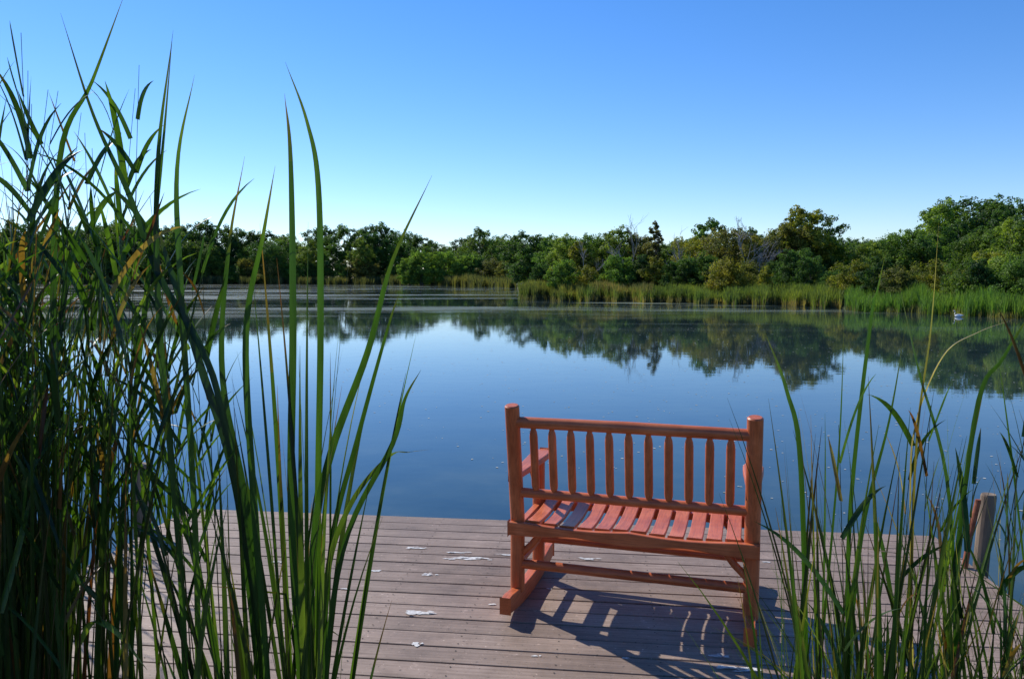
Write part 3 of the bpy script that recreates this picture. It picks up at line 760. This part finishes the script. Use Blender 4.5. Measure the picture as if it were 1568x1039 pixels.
# left of dock
R = Reeds()
for i in range(260):
    x = rng.uniform(-4.4, -2.76); y = rng.uniform(3.2, 5.6)
    R.blade((x, y, WATER_Z), rng.uniform(1.4, 2.4), abs(rng.normal()*.07), rng.uniform(0, 6.28), rng.uniform(0, .25), rng.uniform(.012, .02), rng.uniform(.0, .55), 0 if rng.random() < .9 else .8, 1.8)
for i in range(24):
    R.blade((rng.uniform(-2.75, -2.50), rng.uniform(5.3, 5.9), WATER_Z), rng.uniform(.6, 1.1), abs(rng.normal()*.14), rng.uniform(0, 6.28), .4, .014, rng.uniform(.2, .8), 0)
for i in range(12):
    R.stalk((rng.uniform(-3.8, -2.75), rng.uniform(3.2, 5.4), WATER_Z), rng.uniform(2.2, 2.8), rng.uniform(0, .10), rng.uniform(0, 6.28), rng.uniform(0, .12), leaves=9, l0=.45)
R.finish('cattail_reeds')
# right stand (near)
R = Reeds()
fill(R, 26, .345, .385, 1.95, 2.4, 1.0, 1.75, lean=.05, curve=.2, tint=(.1, .7), w=(.009, .015))
fill(R, 95, .40, .52, 1.95, 2.38, 1.0, 1.95, lean=.08, curve=.28, tint=(.05, .75), w=(.008, .017))
fill(R, 175, .50, .85, 1.95, 2.35, .9, 1.8, lean=.13, curve=.42, tint=(.15, .9), w=(.006, .015), dryp=.12)
for i in range(330):
    y = rng.uniform(1.9, 2.35)
    R.blade((rng.uniform(.39, .78)*y, y, -.2), rng.uniform(.5, 1.15), rng.uniform(.05, .42), rng.uniform(0, 6.28), rng.uniform(.1, 1.0), rng.uniform(.004, .009), rng.uniform(.3, 1), .1 if rng.random() < .75 else .8)
for i in range(10):
    R.stalk((rng.uniform(.93, 1.6), rng.uniform(2.0, 2.3), WATER_Z), rng.uniform(1.5, 2.05), rng.uniform(0, .10), rng.uniform(0, 6.28), rng.uniform(0, .12), tint=.5, leaves=8, l0=.45, leaflen=.3)
H = R.hero; d = 2.3
H([(.90, d, -.5), (.90, d, .3), (.862, d, 1.1), (.812, d, 1.34), (.740, d, 1.52)], .018, .5, twist=.1)
H([(1.02, d, -.5), (1.03, d, .22), (1.012, d, .92), (1.052, d, 1.52), (1.072, d, 1.64), (1.092, d, 1.75)], .019, .5)
H([(1.20, d, -.5), (1.212, d, .22), (1.202, d, 1.12), (1.232, d, 1.52), (1.242, d, 1.83)], .013, .7, dry=.5)
H([(1.23, d, -.5), (1.232, d, .22), (1.192, d, 1.0), (1.20, d, 1.24), (1.272, d, 1.44), (1.372, d, 1.51), (1.482, d, 1.55)], .016, .9, dry=.9, rot=.8, twist=.1)
H([(1.36, d, -.5), (1.36, d, .22), (1.31, d, 1.0), (1.20, d, 1.4), (1.13, d, 1.66)], .018, .45)
H([(.93, d, -.5), (.932, d, .32), (.972, d, 1.12), (.976, d, 1.58)], .012, .4)
H([(1.30, d, -.5), (1.312, d, .32), (1.372, d, 1.24), (1.452, d, 1.44), (1.568, d, 1.64)], .019, .35, twist=.1)
H([(1.0, d, -.5), (1.02, d, .4), (1.05, d, .9), (1.12, d, 1.25), (1.16, d, 1.55)], .020, .3)
R.finish('cattail_reeds')
R = Reeds()
for i in range(150):
    R.blade((rng.uniform(3.0, 4.6), rng.uniform(3.0, 5.0), WATER_Z), rng.uniform(1.0, 1.9), abs(rng.normal()*.12), rng.uniform(0, 6.28), rng.uniform(0, .4), rng.uniform(.010, .017), rng.uniform(.1, .8), 0 if rng.random() < .85 else .8)
R.finish('cattail_reeds')

# ------------------------------------------------------------------ white water bird
bird = bpy.data.objects.new('white_swan', None); COL.objects.link(bird)
bird.location = (24.8, 43.5, WATER_Z); bird.rotation_euler = (0, 0, 2.6); bird.scale = (.7, .7, .7)
V, F = tube_arrays([(-.34, 0, .16), (-.25, 0, .13), (-.1, 0, .10), (.08, 0, .09), (.2, 0, .10), (.27, 0, .13)], [.01, .07, .13, .14, .10, .02], 12)
add_obj('body', mesh_quads('body', V, F, smooth=True), bird, [M_FEATHER])
V, F = tube_arrays([(.2, 0, .12), (.27, 0, .25), (.24, 0, .38), (.26, 0, .47), (.32, 0, .49), (.36, 0, .47)], [.05, .035, .03, .035, .038, .01], 10)
add_obj('neck_and_head', mesh_quads('neck', V, F, smooth=True), bird, [M_FEATHER])
V, F = tube_arrays([(.345, 0, .475), (.38, 0, .46), (.41, 0, .45)], [.018, .012, .003], 8)
add_obj('beak', mesh_quads('beak', V, F), bird, [M_BEAK])

# ------------------------------------------------------------------ light
EL = math.radians(40); sd = Vector((-.69, .72, 0)).normalized()
sun_vec = Vector((sd.x*math.cos(EL), sd.y*math.cos(EL), math.sin(EL)))
L = bpy.data.lights.new('sun', 'SUN'); L.energy = 5.0; L.angle = math.radians(.5); L.color = (1.0, .94, .85)
lo = bpy.data.objects.new('sun', L); COL.objects.link(lo); lo.rotation_euler = (-sun_vec).to_track_quat('-Z', 'Y').to_euler()
w = bpy.data.worlds.new('World'); scene.world = w; w.use_nodes = True
nt = w.node_tree
for n in list(nt.nodes): nt.nodes.remove(n)
sky = nt.nodes.new('ShaderNodeTexSky'); sky.sky_type = 'NISHITA'; sky.sun_disc = False
sky.sun_elevation = EL; sky.sun_rotation = math.atan2(sd.x, sd.y) % (2*math.pi)
sky.air_density = 1.0; sky.dust_density = 0.05; sky.ozone_density = 3.0; sky.altitude = 200
hs = nt.nodes.new('ShaderNodeHueSaturation'); hs.inputs['Saturation'].default_value = 1.28
mu = nt.nodes.new('ShaderNodeMix'); mu.data_type = 'RGBA'; mu.blend_type = 'MULTIPLY'; mu.inputs[0].default_value = 1; mu.inputs[7].default_value = (.98, 1.02, 1.25, 1)
bg = nt.nodes.new('ShaderNodeBackground'); bg.inputs[1].default_value = 0.133
wo = nt.nodes.new('ShaderNodeOutputWorld')
nt.links.new(sky.outputs[0], hs.inputs['Color']); nt.links.new(hs.outputs[0], mu.inputs[6]); nt.links.new(mu.outputs[2], bg.inputs[0]); nt.links.new(bg.outputs[0], wo.inputs[0])

scene.view_settings.view_transform = 'Standard'; scene.view_settings.look = 'None'; scene.view_settings.exposure = 0

cam = bpy.data.cameras.new('camera'); cam.sensor_width = 36; cam.lens = 27.55; cam.clip_start = .05; cam.clip_end = 6000
co = bpy.data.objects.new('camera', cam); COL.objects.link(co)
co.location = (0, 0, 1.67); co.rotation_euler = (math.radians(90-4.5), 0, 0)
scene.camera = co
